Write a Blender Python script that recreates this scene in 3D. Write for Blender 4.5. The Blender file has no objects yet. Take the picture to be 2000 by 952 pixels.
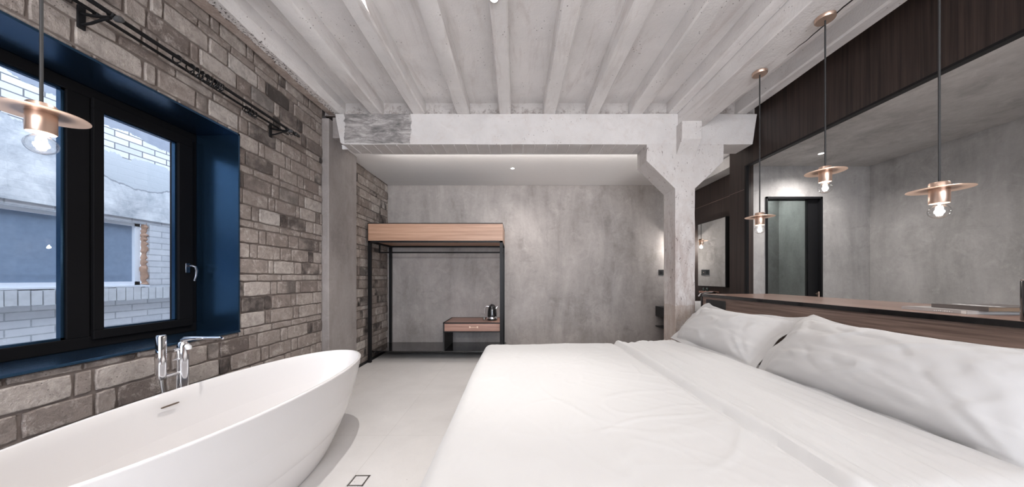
import bpy, bmesh, math, random
from mathutils import Vector, Matrix, noise
random.seed(7)
PI = math.pi
C = bpy.context.scene.collection
sc = bpy.context.scene
CAMZ = 1.2

# ------------------------------------------------------------------ materials
class NT:
    def __init__(s, name):
        s.m = bpy.data.materials.new(name); s.m.use_nodes = True
        s.t = s.m.node_tree; s.n = s.t.nodes; s.l = s.t.links
        s.b = s.n['Principled BSDF']; s.out = s.n['Material Output']
    def add(s, typ, **kw):
        nd = s.n.new(typ)
        for k, v in kw.items():
            if k.startswith('i_'):
                nd.inputs[k[2:].replace('_', ' ')].default_value = v
            else: setattr(nd, k, v)
        return nd
    def link(s, a, b): s.l.new(a, b)
    def coord(s, scale=(1, 1, 1), kind='Object', loc=(0, 0, 0)):
        tc = s.add('ShaderNodeTexCoord'); mp = s.add('ShaderNodeMapping')
        mp.inputs['Scale'].default_value = scale; mp.inputs['Location'].default_value = loc
        s.link(tc.outputs[kind], mp.inputs['Vector']); return mp.outputs['Vector']
    def noise(s, vec, scale=5, detail=6, rough=.6, dist=0):
        nd = s.add('ShaderNodeTexNoise'); nd.inputs['Scale'].default_value = scale
        nd.inputs['Detail'].default_value = detail; nd.inputs['Roughness'].default_value = rough
        nd.inputs['Distortion'].default_value = dist
        s.link(vec, nd.inputs['Vector']); return nd.outputs['Fac']
    def ramp(s, fac, stops, interp='LINEAR'):
        r = s.add('ShaderNodeValToRGB'); cr = r.color_ramp; cr.interpolation = interp
        while len(cr.elements) < len(stops): cr.elements.new(.5)
        for e, (p, c) in zip(cr.elements, stops):
            e.position = p; e.color = (c, c, c, 1) if isinstance(c, (int, float)) else (*c, 1)
        s.link(fac, r.inputs['Fac']); return r.outputs['Color']
    def mix(s, fac, a, b, mode='MIX'):
        m = s.add('ShaderNodeMix', data_type='RGBA', blend_type=mode)
        if isinstance(fac, (int, float)): m.inputs[0].default_value = fac
        else: s.link(fac, m.inputs[0])
        for v, i in ((a, 6), (b, 7)):
            if isinstance(v, tuple): m.inputs[i].default_value = (*v, 1)
            else: s.link(v, m.inputs[i])
        return m.outputs[2]
    def math(s, op, a, b=0.0, clamp=False):
        m = s.add('ShaderNodeMath', operation=op, use_clamp=clamp)
        for v, i in ((a, 0), (b, 1)):
            if isinstance(v, (int, float)): m.inputs[i].default_value = v
            else: s.link(v, m.inputs[i])
        return m.outputs[0]
    def sep(s, vec):
        x = s.add('ShaderNodeSeparateXYZ'); s.link(vec, x.inputs[0]); return x.outputs
    def bump(s, h, strength=.3, dist=.01):
        b = s.add('ShaderNodeBump'); b.inputs['Strength'].default_value = strength
        b.inputs['Distance'].default_value = dist
        s.link(h, b.inputs['Height']); s.link(b.outputs['Normal'], s.b.inputs['Normal'])
    def color(s, c):
        if isinstance(c, tuple): s.b.inputs['Base Color'].default_value = (*c, 1)
        else: s.link(c, s.b.inputs['Base Color'])
    def set(s, rough=.5, metal=0, **kw):
        s.b.inputs['Roughness'].default_value = rough; s.b.inputs['Metallic'].default_value = metal
        for k, v in kw.items(): s.b.inputs[k.replace('_', ' ')].default_value = v
        return s.m

def plain(name, col, rough=.5, metal=0, bumpsc=0, bumpst=.1, var=.06, **kw):
    n = NT(name); v = n.coord()
    f = n.noise(v, 18, 4, .6)
    n.color(n.mix(f, tuple(min(1, c * (1 - var)) for c in col), tuple(min(1, c * (1 + var)) for c in col)))
    if bumpsc: n.bump(n.noise(v, bumpsc, 4, .6), bumpst, .002)
    return n.set(rough, metal, **kw)

def mat_concrete(name, dark, light, rough=.75, streak=True, sc_=1.0):
    n = NT(name); v = n.coord()
    a = n.noise(v, 1.3 * sc_, 9, .62, .6)
    b = n.noise(n.coord((2.2, 2.2, .55)), 1.5 * sc_, 9, .66, .5)
    c = n.noise(v, 28, 6, .7)
    f = n.math('ADD', n.math('MULTIPLY', a, .45), n.math('MULTIPLY', b, .55 if streak else .4))
    f = n.math('ADD', f, n.math('MULTIPLY', n.math('SUBTRACT', c, .5), .16))
    col = n.ramp(f, [(.35, dark), (.49, tuple(x * .45 + y * .55 for x, y in zip(dark, light))), (.64, light)])
    # trowel marks
    t = n.noise(n.coord((3.2, 3.2, 2.6), loc=(3, 1, 0)), 1.4, 12, .78, .9)
    col = n.mix(n.ramp(t, [(.52, 0), (.70, .42)]), col, tuple(min(1, x * 1.28) for x in light))
    col = n.mix(n.ramp(n.noise(n.coord((2, 2, 3), loc=(5, 2, 1)), 1.5, 10, .7, 1.5), [(.56, 0), (.76, .5)]), col, tuple(x * .76 for x in dark))
    n.color(col); n.bump(n.math('ADD', c, t), .12, .004)
    return n.set(rough)

def mat_white(name, base=(.76, .735, .725), stain=(.50, .45, .43), pits=True, patch=None, low=None, brown=None, dirt=None, wear=0.0):
    n = NT(name); v = n.coord()
    a = n.noise(v, 1.9, 8, .65, .5)
    st = n.noise(n.coord((5, .9, 5)), 1.8, 8, .7, .7)
    col = n.mix(n.ramp(a, [(.38, 0), (.7, 1)]), base, tuple(x * .84 for x in base))
    col = n.mix(n.ramp(st, [(.50, 0), (.70, .6)]), col, stain)
    col = n.mix(n.ramp(n.noise(v, 9, 8, .8, .3), [(.58, 0), (.75, .3)]), col, tuple(min(1, x * 1.12) for x in base))
    if patch:   # bare grey concrete where the paint stops
        X = n.sep(v)
        nn = n.noise(v, 6, 6, .7)
        ed = n.math('ADD', X[0], n.math('MULTIPLY', n.math('SUBTRACT', nn, .5), .12))
        m1 = n.math('GREATER_THAN', ed, patch[0]); m2 = n.math('LESS_THAN', ed, patch[1])
        m3 = n.math('GREATER_THAN', n.math('ADD', X[2], n.math('MULTIPLY', nn, .02)), patch[2])
        m = n.math('MULTIPLY', n.math('MULTIPLY', m1, m2), m3)
        g = n.noise(n.coord((3, 3, 9)), 1.7, 10, .75, .5)
        gc = n.ramp(g, [(.36, (.075, .072, .072)), (.50, (.22, .205, .20)), (.64, (.46, .43, .42))])
        col = n.mix(n.math('MULTIPLY', m, .92), col, gc)
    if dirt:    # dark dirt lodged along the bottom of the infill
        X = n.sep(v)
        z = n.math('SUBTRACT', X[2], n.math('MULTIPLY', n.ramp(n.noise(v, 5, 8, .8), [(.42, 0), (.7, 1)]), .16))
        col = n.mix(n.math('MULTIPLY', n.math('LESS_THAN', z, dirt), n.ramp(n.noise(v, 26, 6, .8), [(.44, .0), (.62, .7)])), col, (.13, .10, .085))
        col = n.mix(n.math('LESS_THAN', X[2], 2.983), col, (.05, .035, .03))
    if wear:
        hz = n.math('ADD', n.sep(v)[2], n.math('MULTIPLY', n.math('SUBTRACT', n.noise(v, 4, 8, .8), .5), .9))
        lowm = n.ramp(n.math('MULTIPLY', hz, .4), [(.66, 1), (.80, .12)])
        col = n.mix(n.math('MULTIPLY', lowm, n.ramp(n.noise(n.coord((7, 7, 1.6), loc=(2, 2, 2)), 1.5, 10, .8, .6), [(.44, 0), (.57, wear)])), col, (.40, .345, .325))
        col = n.mix(n.ramp(n.noise(n.coord((30, 30, 12), loc=(1, 5, 2)), 1.2, 6, .8, .6), [(.60, 0), (.63, wear)]), col, (.13, .10, .09))
    if low:     # worn brown band at the foot
        X = n.sep(v)
        z = n.math('ADD', X[2], n.math('MULTIPLY', n.math('SUBTRACT', n.noise(v, 5, 8, .8), .5), .16))
        m = n.math('LESS_THAN', z, low)
        col = n.mix(n.math('MULTIPLY', m, n.ramp(n.noise(v, 10, 8, .75), [(.35, .25), (.65, .85)])), col, (.36, .29, .24))
        m2 = n.ramp(n.noise(n.coord((14, 14, 5)), 1.6, 9, .8, .5), [(.56, 0), (.66, .8)])
        zz = n.math('LESS_THAN', X[2], 1.85)
        col = n.mix(n.math('MULTIPLY', m2, zz), col, (.33, .28, .26))
    if brown:   # bare brown mortar along the wall
        X = n.sep(v)
        ed = n.math('ADD', X[0], n.math('MULTIPLY', n.math('SUBTRACT', n.noise(v, 9, 8, .8), .5), .12))
        m = n.math('LESS_THAN', ed, brown)
        col = n.mix(n.math('MULTIPLY', m, .9), col, n.ramp(n.noise(v, 14, 8, .8), [(.3, (.20, .15, .12)), (.5, (.36, .28, .24)), (.7, (.52, .47, .43))]))
        ed2 = n.math('ABSOLUTE', n.math('SUBTRACT', ed, brown + .022))
        m4 = n.math('MULTIPLY', n.math('LESS_THAN', ed2, .03), n.ramp(n.noise(v, 55, 4, .7), [(.54, 0), (.58, 1)]))
        col = n.mix(m4, col, (.06, .05, .045))
    if pits:
        vo = n.add('ShaderNodeTexVoronoi'); vo.inputs['Scale'].default_value = 34
        n.link(v, vo.inputs['Vector'])
        d = n.ramp(vo.outputs['Distance'], [(.10, 1), (.16, 0)])
        gate = n.ramp(n.noise(v, 3.2, 6, .8, .3), [(.52, 0), (.58, 1)])
        col = n.mix(n.math('MULTIPLY', d, gate), col, (.12, .10, .09))
    n.color(col)
    n.bump(n.math('ADD', n.noise(v, 14, 8, .7), n.noise(v, 70, 3, .6)), .35, .006)
    return n.set(.7)

def mat_brick(name):
    n = NT(name); v = n.coord()
    at = n.add('ShaderNodeAttribute', attribute_name='tone')
    rgb = n.add('ShaderNodeSeparateColor'); n.link(at.outputs['Color'], rgb.inputs[0])
    base = n.ramp(rgb.outputs[0], [(0, (.13, .105, .095)), (.25, (.225, .185, .165)), (.6, (.32, .275, .25)), (.85, (.42, .375, .345)), (1, (.50, .46, .43))])
    nn = n.noise(v, 16, 10, .75, .5)
    col = n.mix(n.ramp(nn, [(.38, .9), (.58, 0)]), base, n.mix(.5, base, (.09, .07, .06)))
    col = n.mix(n.ramp(n.noise(n.coord(loc=(4, 4, 4)), 10, 9, .8, .3), [(.52, 0), (.66, .75)]), col, (.54, .49, .45))
    soot = n.math('MULTIPLY', n.ramp(n.noise(v, 6, 4, .6), [(.36, 0), (.56, 1)]), n.ramp(rgb.outputs[1], [(.80, 0), (.95, .95)]))
    col = n.mix(soot, col, (.035, .028, .026))
    vo = n.add('ShaderNodeTexVoronoi'); vo.inputs['Scale'].default_value = 70; n.link(v, vo.inputs['Vector'])
    gate = n.ramp(n.noise(v, 5, 5, .7), [(.52, 0), (.6, 1)])
    col = n.mix(n.math('MULTIPLY', n.ramp(vo.outputs['Distance'], [(.12, .8), (.22, 0)]), gate), col, (.05, .04, .035))
    n.color(col)
    n.bump(n.math('ADD', nn, n.noise(v, 60, 4, .7)), .8, .008)
    return n.set(.85)

def mat_wood(name, c1, c2, axis, rough=.4, gs=26, coat=0.0):
    n = NT(name)
    s = [gs, gs, gs]; s[axis] = .9
    v = n.coord(tuple(s))
    a = n.noise(v, 1.0, 8, .65, .35)
    s2 = [x * 4 for x in s]; s2[axis] = 3
    b = n.noise(n.coord(tuple(s2)), 1.0, 6, .7)
    f = n.math('ADD', n.math('MULTIPLY', a, .7), n.math('MULTIPLY', b, .3))
    n.color(n.ramp(f, [(.39, c1), (.5, tuple((x + y) / 2 for x, y in zip(c1, c2))), (.61, c2)]))
    n.bump(f, .08, .002)
    return n.set(rough, 0, Coat_Weight=coat, Coat_Roughness=.15)

def mat_floor():
    n = NT('pale_terrazzo'); v = n.coord()
    col = n.ramp(n.noise(v, 1.4, 8, .65, .3), [(.3, (.56, .54, .525)), (.7, (.68, .66, .645))])
    vo = n.add('ShaderNodeTexVoronoi'); vo.inputs['Scale'].default_value = 42; n.link(v, vo.inputs['Vector'])
    gate = n.ramp(n.noise(v, 30, 3, .6), [(.60, 0), (.64, 1)])
    col = n.mix(n.math('MULTIPLY', n.ramp(vo.outputs['Distance'], [(.08, .8), (.16, 0)]), gate), col, (.26, .24, .22))
    col = n.mix(n.ramp(n.noise(v, 90, 3, .6), [(.62, 0), (.7, .25)]), col, (.42, .40, .38))
    br = n.add('ShaderNodeTexBrick', offset=0.0); n.link(n.coord(loc=(.18, .12, 0)), br.inputs['Vector'])
    br.inputs['Scale'].default_value = 1; br.inputs['Brick Width'].default_value = .8
    br.inputs['Row Height'].default_value = .8; br.inputs['Mortar Size'].default_value = .0022
    br.inputs['Mortar Smooth'].default_value = .3
    col = n.mix(n.math('MULTIPLY', br.outputs['Fac'], .35), col, (.34, .32, .30))
    n.color(col); return n.set(.38)

def mat_glass(name, tint=(1, 1, 1), rough=0.0, boost=1.0, power=5.0):
    n = NT(name); n.n.remove(n.b)
    fr = n.add('ShaderNodeLayerWeight'); fr.inputs['Blend'].default_value = .5
    fac = n.math('ADD', n.math('MULTIPLY', n.math('POWER', fr.outputs['Facing'], power), .9), .035)
    tr = n.add('ShaderNodeBsdfTransparent'); tr.inputs['Color'].default_value = (*tint, 1)
    gl = n.add('ShaderNodeBsdfGlossy'); gl.inputs['Roughness'].default_value = rough
    mx = n.add('ShaderNodeMixShader')
    n.link(n.math('MULTIPLY', fac, boost, True), mx.inputs[0])
    n.link(tr.outputs[0], mx.inputs[1]); n.link(gl.outputs[0], mx.inputs[2]); n.link(mx.outputs[0], n.out.inputs[0])
    return n.m

def mat_emit(name, col, s):
    n = NT(name); n.set(.5, 0)
    n.b.inputs['Base Color'].default_value = (*col, 1)
    n.b.inputs['Emission Color'].default_value = (*col, 1); n.b.inputs['Emission Strength'].default_value = s
    return n.m

def mat_fabric(name, col):
    n = NT(name); v = n.coord()
    n.color(n.mix(n.noise(v, 3, 3, .5), tuple(c * .97 for c in col), col))
    w = n.noise(v, 900, 2, .5); f = n.noise(n.coord((1, 1, 1)), 22, 6, .6, .4)
    n.bump(n.math('ADD', n.math('MULTIPLY', w, .25), n.math('MULTIPLY', f, .6)), .16, .004)
    return n.set(.85, 0, Sheen_Weight=.15)

def mat_outer():
    """neighbouring house: brick below, grey render above with a patch of bare brick and a smooth repair"""
    n = NT('neighbour_masonry'); v = n.coord()
    X = n.sep(v)
    cmb = n.add('ShaderNodeCombineXYZ'); n.link(X[1], cmb.inputs[0]); n.link(X[2], cmb.inputs[1])
    def bricks(w, h, off, c1, c2, mo):
        br = n.add('ShaderNodeTexBrick', offset=off); n.link(cmb.outputs[0], br.inputs['Vector'])
        br.inputs['Scale'].default_value = 1; br.inputs['Brick Width'].default_value = w
        br.inputs['Row Height'].default_value = h; br.inputs['Mortar Size'].default_value = .005
        br.inputs['Color1'].default_value = (*c1, 1); br.inputs['Color2'].default_value = (*c2, 1); br.inputs['Mortar'].default_value = (*mo, 1)
        return br.outputs['Color'], br.outputs['Fac']
    bc, bf = bricks(.26, .066, .5, (.62, .62, .64), (.50, .51, .54), (.34, .35, .37))
    bc2, bf2 = bricks(.22, .062, .5, (.74, .74, .74), (.60, .60, .62), (.16, .16, .17))
    nn = n.noise(v, 2.2, 10, .7, .6); n2 = n.noise(v, 9, 8, .75)
    bc = n.mix(n.ramp(n2, [(.45, 0), (.7, .5)]), bc, (.72, .72, .73))
    pl = n.ramp(n.math('ADD', n.math('MULTIPLY', nn, .7), n.math('MULTIPLY', n2, .3)), [(.38, (.34, .36, .39)), (.5, (.56, .57, .585)), (.62, (.76, .76, .76))])
    up = n.math('GREATER_THAN', X[2], 1.82)
    col = n.mix(up, bc, pl)
    # bare brick band
    zz = n.math('ADD', X[2], n.math('MULTIPLY', n.math('SUBTRACT', nn, .5), .35))
    band = n.math('MULTIPLY', n.math('GREATER_THAN', zz, 2.44), n.math('GREATER_THAN', X[1], 2.1))
    col = n.mix(band, col, bc2)
    dark = n.math('GREATER_THAN', n.math('ADD', zz, n.math('MULTIPLY', X[1], .14)), 3.12)
    col = n.mix(dark, col, n.mix(n2, (.18, .20, .25), (.36, .38, .42)))
    # smooth grey repair
    dy = n.math('SUBTRACT', X[1], 3.18); dz = n.math('SUBTRACT', X[2], 2.36)
    d = n.math('ADD', n.math('MULTIPLY', n.math('MULTIPLY', dy, dy), 1.6), n.math('MULTIPLY', n.math('MULTIPLY', dz, dz), 6.0))
    d = n.math('ADD', d, n.math('MULTIPLY', n.math('SUBTRACT', nn, .5), .45))
    rep = n.math('MULTIPLY', n.math('LESS_THAN', d, .30), n.math('LESS_THAN', zz, 2.44))
    col = n.mix(rep, col, (.50, .52, .54))
    rim = n.math('MULTIPLY', n.math('LESS_THAN', n.math('ABSOLUTE', n.math('SUBTRACT', d, .31)), .018), n.math('LESS_THAN', zz, 2.44))
    col = n.mix(rim, col, (.28, .29, .31))
    n.color(col)
    n.bump(n.math('ADD', n2, n.math('MULTIPLY', bf, -1.2)), .4, .01)
    return n.set(.85)

M = {}
M['concrete'] = mat_concrete('grey_polished_concrete', (.195, .176, .169), (.385, .355, .342))
M['concrete_bath'] = mat_concrete('bathroom_concrete', (.215, .206, .20), (.395, .378, .368))
M['bath_ceiling'] = mat_concrete('bathroom_ceiling_concrete', (.34, .325, .315), (.58, .56, .545))
M['concrete_pil'] = mat_concrete('pilaster_render', (.19, .168, .162), (.31, .282, .272))
M['white'] = mat_white('whitewashed_concrete')
M['white_edge'] = mat_white('whitewash_over_mortar', brown=-1.985)
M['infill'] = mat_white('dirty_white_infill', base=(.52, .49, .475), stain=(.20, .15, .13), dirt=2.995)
M['beam'] = mat_white('whitewashed_beam', base=(.60, .575, .566), patch=(-1.86, -1.135, 2.665))
M['column'] = mat_white('worn_white_column', base=(.60, .572, .56), low=.90, wear=.95)
M['plaster'] = plain('smooth_white_plaster', (.86, .845, .838), .7, 0, 60, .05, .02)
M['brick'] = mat_brick('old_grey_brick')
M['mortar'] = plain('brown_grey_mortar', (.175, .145, .13), .95, 0, 60, .5, .25)
M['floor'] = mat_floor()
M['darkwood'] = mat_wood('dark_vertical_veneer', (.009, .0055, .0045), (.044, .028, .023), 2, .5, 62)
M['oak'] = mat_wood('striped_brown_veneer', (.095, .060, .046), (.29, .205, .168), 1, .42, 30)
M['oak_top'] = mat_wood('brown_veneer_top', (.17, .10, .078), (.31, .20, .158), 1, .28, 22)
M['lightwood'] = mat_wood('orange_tan_veneer', (.36, .205, .135), (.50, .31, .215), 0, .4, 22)
M['deskwood'] = mat_wood('reddish_veneer', (.22, .115, .085), (.42, .245, .19), 0, .38, 30)
M['black'] = plain('black_metal', (.007, .007, .008), .45, 0, Specular_IOR_Level=.25)
M['blackmatte'] = plain('matt_black', (.016, .016, .017), .6)
M['blackgloss'] = plain('gloss_black', (.008, .008, .009), .12, 0, Coat_Weight=.5)
M['frame'] = plain('black_window_frame', (.006, .006, .007), .6, Specular_IOR_Level=.1)
M['reveal'] = plain('blue_black_reveal_lining', (.034, .080, .145), .24, .9)
M['chrome'] = plain('chrome', (.88, .88, .90), .06, 1, var=.01)
M['darkchrome'] = plain('dark_chrome', (.22, .23, .26), .22, 1)
M['capgrey'] = plain('dark_grey_cap', (.05, .05, .052), .5)
M['copper'] = plain('brushed_copper', (.66, .48, .385), .34, .88, var=.03)
M['tub'] = plain('white_tub_acrylic', (.775, .755, .747), .22, 0, var=.005, Coat_Weight=.3)
M['ceramic'] = plain('white_ceramic', (.85, .85, .85), .12, var=.01)
M['slot'] = plain('brown_slot', (.10, .07, .05), .6)
M['fabric'] = mat_fabric('white_cotton', (.575, .567, .562))
M['fabric2'] = mat_fabric('white_pillow_cotton', (.50, .492, .49))
M['basefab'] = plain('grey_bed_base', (.22, .21, .20), .9)
M['glass'] = mat_glass('window_glass', (.97, .985, 1), 0, .8)
M['bulbglass'] = mat_glass('bulb_glass', (.99, .99, .99), 0, 1.0, 2.6)
M['doorglass'] = mat_glass('door_glass', (.95, .975, .972), .02)
M['outglass'] = plain('rippled_blue_glass', (.22, .28, .37), .16, 0, 45, .25, .2)
M['outframe'] = plain('white_outer_frame', (.72, .74, .78), .5)
M['foam'] = plain('brown_foam', (.36, .22, .15), .9, 0, 60, .8, .3)
M['outer'] = mat_outer()
M['mirror'] = plain('mirror', (.86, .88, .87), .02, 1, var=.0)
M['filament'] = mat_emit('glowing_filament', (1, .95, .88), 90)
M['led'] = mat_emit('downlight_lens', (1, .97, .94), 14)
M['ledstrip'] = mat_emit('led_strip', (.92, 1, .98), 9)
M['led2'] = mat_emit('added_strip_diffuser', (1, .97, .94), 5)
M['steel'] = plain('brushed_steel', (.45, .44, .43), .35, 1)
M['paper'] = plain('magazine_paper', (.60, .585, .57), .5, 0, 200, .2)
M['magdark'] = plain('grey_brown_cover', (.115, .10, .095), .35)
M['magpale'] = plain('pale_grey_cover', (.40, .38, .375), .35)
M['magbrown'] = plain('tan_page_block', (.22, .16, .11), .6)
M['paleink'] = plain('pale_print', (.75, .74, .72), .5)

# ------------------------------------------------------------------ mesh helpers
class MB:
    def __init__(s): s.v = []; s.f = []; s.mi = []; s.sm = []
    def quadlist(s, vs, fs, mi=0, smooth=False):
        o = len(s.v); s.v += [tuple(x) for x in vs]
        for f in fs: s.f.append([o + i for i in f]); s.mi.append(mi); s.sm.append(smooth)
    def box(s, x0, x1, y0, y1, z0, z1, mi=0):
        if x0 > x1: x0, x1 = x1, x0
        if y0 > y1: y0, y1 = y1, y0
        if z0 > z1: z0, z1 = z1, z0
        vs = [(x, y, z) for x in (x0, x1) for y in (y0, y1) for z in (z0, z1)]
        s.quadlist(vs, [(0, 1, 3, 2), (4, 6, 7, 5), (0, 4, 5, 1), (2, 3, 7, 6), (0, 2, 6, 4), (1, 5, 7, 3)], mi)
        return s
    def prism(s, pts, a, b, axis=1, mi=0):
        """polygon pts extruded along axis from a to b. axis=1: pts are (x,z)"""
        n = len(pts)
        def mk(p, t):
            return {0: (t, p[0], p[1]), 1: (p[0], t, p[1]), 2: (p[0], p[1], t)}[axis]
        vs = [mk(p, a) for p in pts] + [mk(p, b) for p in pts]
        fs = [tuple(range(n))[::-1], tuple(range(n, 2 * n))] + [(i, (i + 1) % n, n + (i + 1) % n, n + i) for i in range(n)]
        s.quadlist(vs, fs, mi); return s
    def lathe(s, prof, c=(0, 0, 0), seg=32, mi=0, axis=2, cap=True):
        vs = []; fs = []
        for r, h in prof:
            for k in range(seg):
                a = 2 * PI * k / seg; p = (r * math.cos(a), r * math.sin(a), h)
                if axis == 0: p = (p[2], p[0], p[1])
                if axis == 1: p = (p[0], p[2], p[1])
                vs.append((c[0] + p[0], c[1] + p[1], c[2] + p[2]))
        for i in range(len(prof) - 1):
            for k in range(seg):
                fs.append((i * seg + k, i * seg + (k + 1) % seg, (i + 1) * seg + (k + 1) % seg, (i + 1) * seg + k))
        if cap:
            fs.append(tuple(range(seg))[::-1]); fs.append(tuple((len(prof) - 1) * seg + k for k in range(seg)))
        s.quadlist(vs, fs, mi, True); return s
    def tube(s, pts, r, seg=10, mi=0, closed=False):
        P = [Vector(p) for p in pts]; n = len(P)
        rs = r if isinstance(r, (list, tuple)) else [r] * n
        vs = []; up = None
        for i in range(n):
            if closed: t = (P[(i + 1) % n] - P[i - 1]).normalized()
            else: t = (P[min(n - 1, i + 1)] - P[max(0, i - 1)]).normalized()
            if up is None:
                up = Vector((0, 0, 1)) if abs(t.z) < .9 else Vector((1, 0, 0))
            u = (up - t * up.dot(t)).normalized(); w = t.cross(u); up = u
            for k in range(seg):
                a = 2 * PI * k / seg
                vs.append(P[i] + (u * math.cos(a) + w * math.sin(a)) * rs[i])
        fs = []
        for i in range(n if closed else n - 1):
            j = (i + 1) % n
            for k in range(seg): fs.append((i * seg + k, i * seg + (k + 1) % seg, j * seg + (k + 1) % seg, j * seg + k))
        if not closed:
            fs.append(tuple(range(seg))[::-1]); fs.append(tuple((n - 1) * seg + k for k in range(seg)))
        s.quadlist(vs, fs, mi, True); return s
    def build(s, name, mats, parent=None, bevel=0, subdiv=0, loc=None, fix=True):
        me = bpy.data.meshes.new(name); me.from_pydata([tuple(v) for v in s.v], [], s.f)
        if not isinstance(mats, (list, tuple)): mats = [mats]
        for m in mats: me.materials.append(m)
        for p, mi, sm in zip(me.polygons, s.mi, s.sm): p.material_index = mi; p.use_smooth = sm
        if fix:
            bm = bmesh.new(); bm.from_mesh(me); bmesh.ops.recalc_face_normals(bm, faces=bm.faces); bm.to_mesh(me); bm.free()
        o = bpy.data.objects.new(name, me); C.objects.link(o)
        if any(s.sm): me.set_sharp_from_angle(angle=math.radians(38))
        if bevel:
            b = o.modifiers.new('bevel', 'BEVEL'); b.width = bevel; b.segments = 2; b.limit_method = 'ANGLE'
            b.angle_limit = math.radians(35)
        if subdiv:
            b = o.modifiers.new('sub', 'SUBSURF'); b.levels = subdiv; b.render_levels = subdiv
        if parent:
            o.parent = parent
            if parent.type == 'EMPTY': o.location = tuple(-c for c in parent.location)
            if parent.parent and parent.type == 'MESH': pass
        if loc: o.location = loc
        return o

def tag(o, label=None, cat=None, group=None, kind=None):
    if label: o['label'] = label
    if cat: o['category'] = cat
    if group: o['group'] = group
    if kind: o['kind'] = kind
    return o
def thing(name, loc, label, cat, group=None):
    o = bpy.data.objects.new(name, None); o.empty_display_size = .1; C.objects.link(o); o.location = loc
    return tag(o, label, cat, group)
def S(o): o['kind'] = 'structure'; return o
def sub(o, parent):
    """o built in world coordinates, parent is a part mesh (its own offset already cancels the thing's)"""
    o.parent = parent; o.location = (0, 0, 0); return o
def copy_thing(root, loc, label=None, group=None):
    r = root.copy(); C.objects.link(r); r.location = loc
    if label: r['label'] = label
    if group: r['group'] = group
    for ch in root.children:
        c = ch.copy(); C.objects.link(c); c.parent = r
        for g in ch.children:
            d = g.copy(); C.objects.link(d); d.parent = c
    return r

# ------------------------------------------------------------------ camera
cam = bpy.data.cameras.new('camera'); co = bpy.data.objects.new('camera', cam); C.objects.link(co)
co.location = (0, 0, CAMZ); co.rotation_euler = (PI / 2, 0, 0)
cam.sensor_width = 36; cam.lens = 585 / 2000 * 36; cam.shift_x = -8 / 2000; cam.shift_y = 67 / 2000
cam.clip_start = .05
sc.camera = co

# key dimensions
Z1 = 2.977      # joist underside / beam top
ZS = 3.12       # slab
XL = -2.094; XW = 2.62; YB = 4.98; YR = -4.5; REAR = 190
BY0, BY1 = 3.24, 3.49

# ------------------------------------------------------------------ floor / ceilings
S(MB().box(-2.5, 4.5, YR - .1, YB + .1, -.12, 0).build('floor', M['floor']))
ceil = S(MB().box(-2.4, 2.72, YR - .1, BY1, ZS, ZS + .12).build('ceiling', M['white']))
def rough_joist(name, x0, x1, zb, zt, y0, y1, mat, parent, amp=.006, seg=46, cham=.012, wob=1.0):
    """long cast joist with softly wandering edges"""
    prof = [(x0, zt), (x0, zb + cham), (x0 + cham, zb), (x1 - cham, zb), (x1, zb + cham), (x1, zt)]
    n = len(prof); vs = []; fs = []
    for i in range(seg + 1):
        y = y0 + (y1 - y0) * i / seg
        for k, (x, z) in enumerate(prof):
            dx = noise.noise(Vector((x * 7 + k * 3, y * 2.2, 1))) * amp * wob
            dz = noise.noise(Vector((x * 5, y * 2.6, 7 + k))) * amp * .7 if 0 < k < n - 1 else 0
            vs.append((x + dx, y, z + dz))
    for i in range(seg):
        for k in range(n - 1): fs.append((i * n + k, i * n + k + 1, (i + 1) * n + k + 1, (i + 1) * n + k))
        fs.append((i * n + n - 1, i * n, (i + 1) * n, (i + 1) * n + n - 1))
    fs.append(tuple(range(n))); fs.append(tuple(seg * n + k for k in range(n))[::-1])
    mb = MB(); mb.quadlist(vs, fs, 0, True)
    return mb.build(name, mat, parent)
for (a, b) in ((-1.584, -1.451), (-1.124, -.991), (-.642, -.509), (-.183, -.055), (.293, .432), (.759, .897), (1.23, 1.38), (1.655, 1.752), (2.40, 2.512)):
    rough_joist('joist', a, b, Z1, ZS + .02, YR, BY0 + .1, M['white'], ceil)
# cove fillets between slab and joists
# edge strip against the brick wall
rough_joist('edge_strip', XL - .02, -1.87, Z1 + .004, ZS + .02, YR, BY0 + .1, M['white_edge'], ceil, .02, 70, .05)
MB().box(-2.1, XW, BY0 + .05, BY1, Z1 - .005, ZS + .01).build('beam_infill', M['infill'], ceil)
S(MB().box(-2.4, 2.95, BY1 - .01, YB + .1, 2.74, 2.86).build('ceiling_back', M['plaster']))
MB().box(-2.12, 2.83, BY1, BY1 + .02, 2.70, 2.74).build('shadow_trim', M['plaster'], bpy.data.objects['ceiling_back'])

# ------------------------------------------------------------------ beams and column
def slab_mesh(name, pts, y0, y1, mat, amp=.004, label=None, cat=None):
    """prism with a subdivided, slightly uneven surface"""
    mb = MB(); mb.prism(pts, y0, y1, 1)
    o = mb.build(name, mat, None)
    bm = bmesh.new(); bm.from_mesh(o.data)
    bmesh.ops.triangulate(bm, faces=[f for f in bm.faces if len(f.verts) > 4])
    for _ in range(4):
        es = [e for e in bm.edges if e.calc_length() > .16]
        if es: bmesh.ops.subdivide_edges(bm, edges=es, cuts=1, use_grid_fill=True)
    bmesh.ops.triangulate(bm, faces=bm.faces)
    for v in bm.verts:
        p = v.co; d = noise.noise_vector(p * 4.5) * amp
        v.co += d
    bmesh.ops.recalc_face_normals(bm, faces=bm.faces)
    bm.to_mesh(o.data); bm.free()
    b = o.modifiers.new('bevel', 'BEVEL'); b.width = .006; b.segments = 2; b.angle_limit = math.radians(50)
    return o
o = slab_mesh('cross_beam', [(-1.962, Z1), (-1.90, 2.66), (-1.87, 2.645), (2.56, 2.645), (2.61, Z1)], BY0, BY1, M['beam'])
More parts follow.
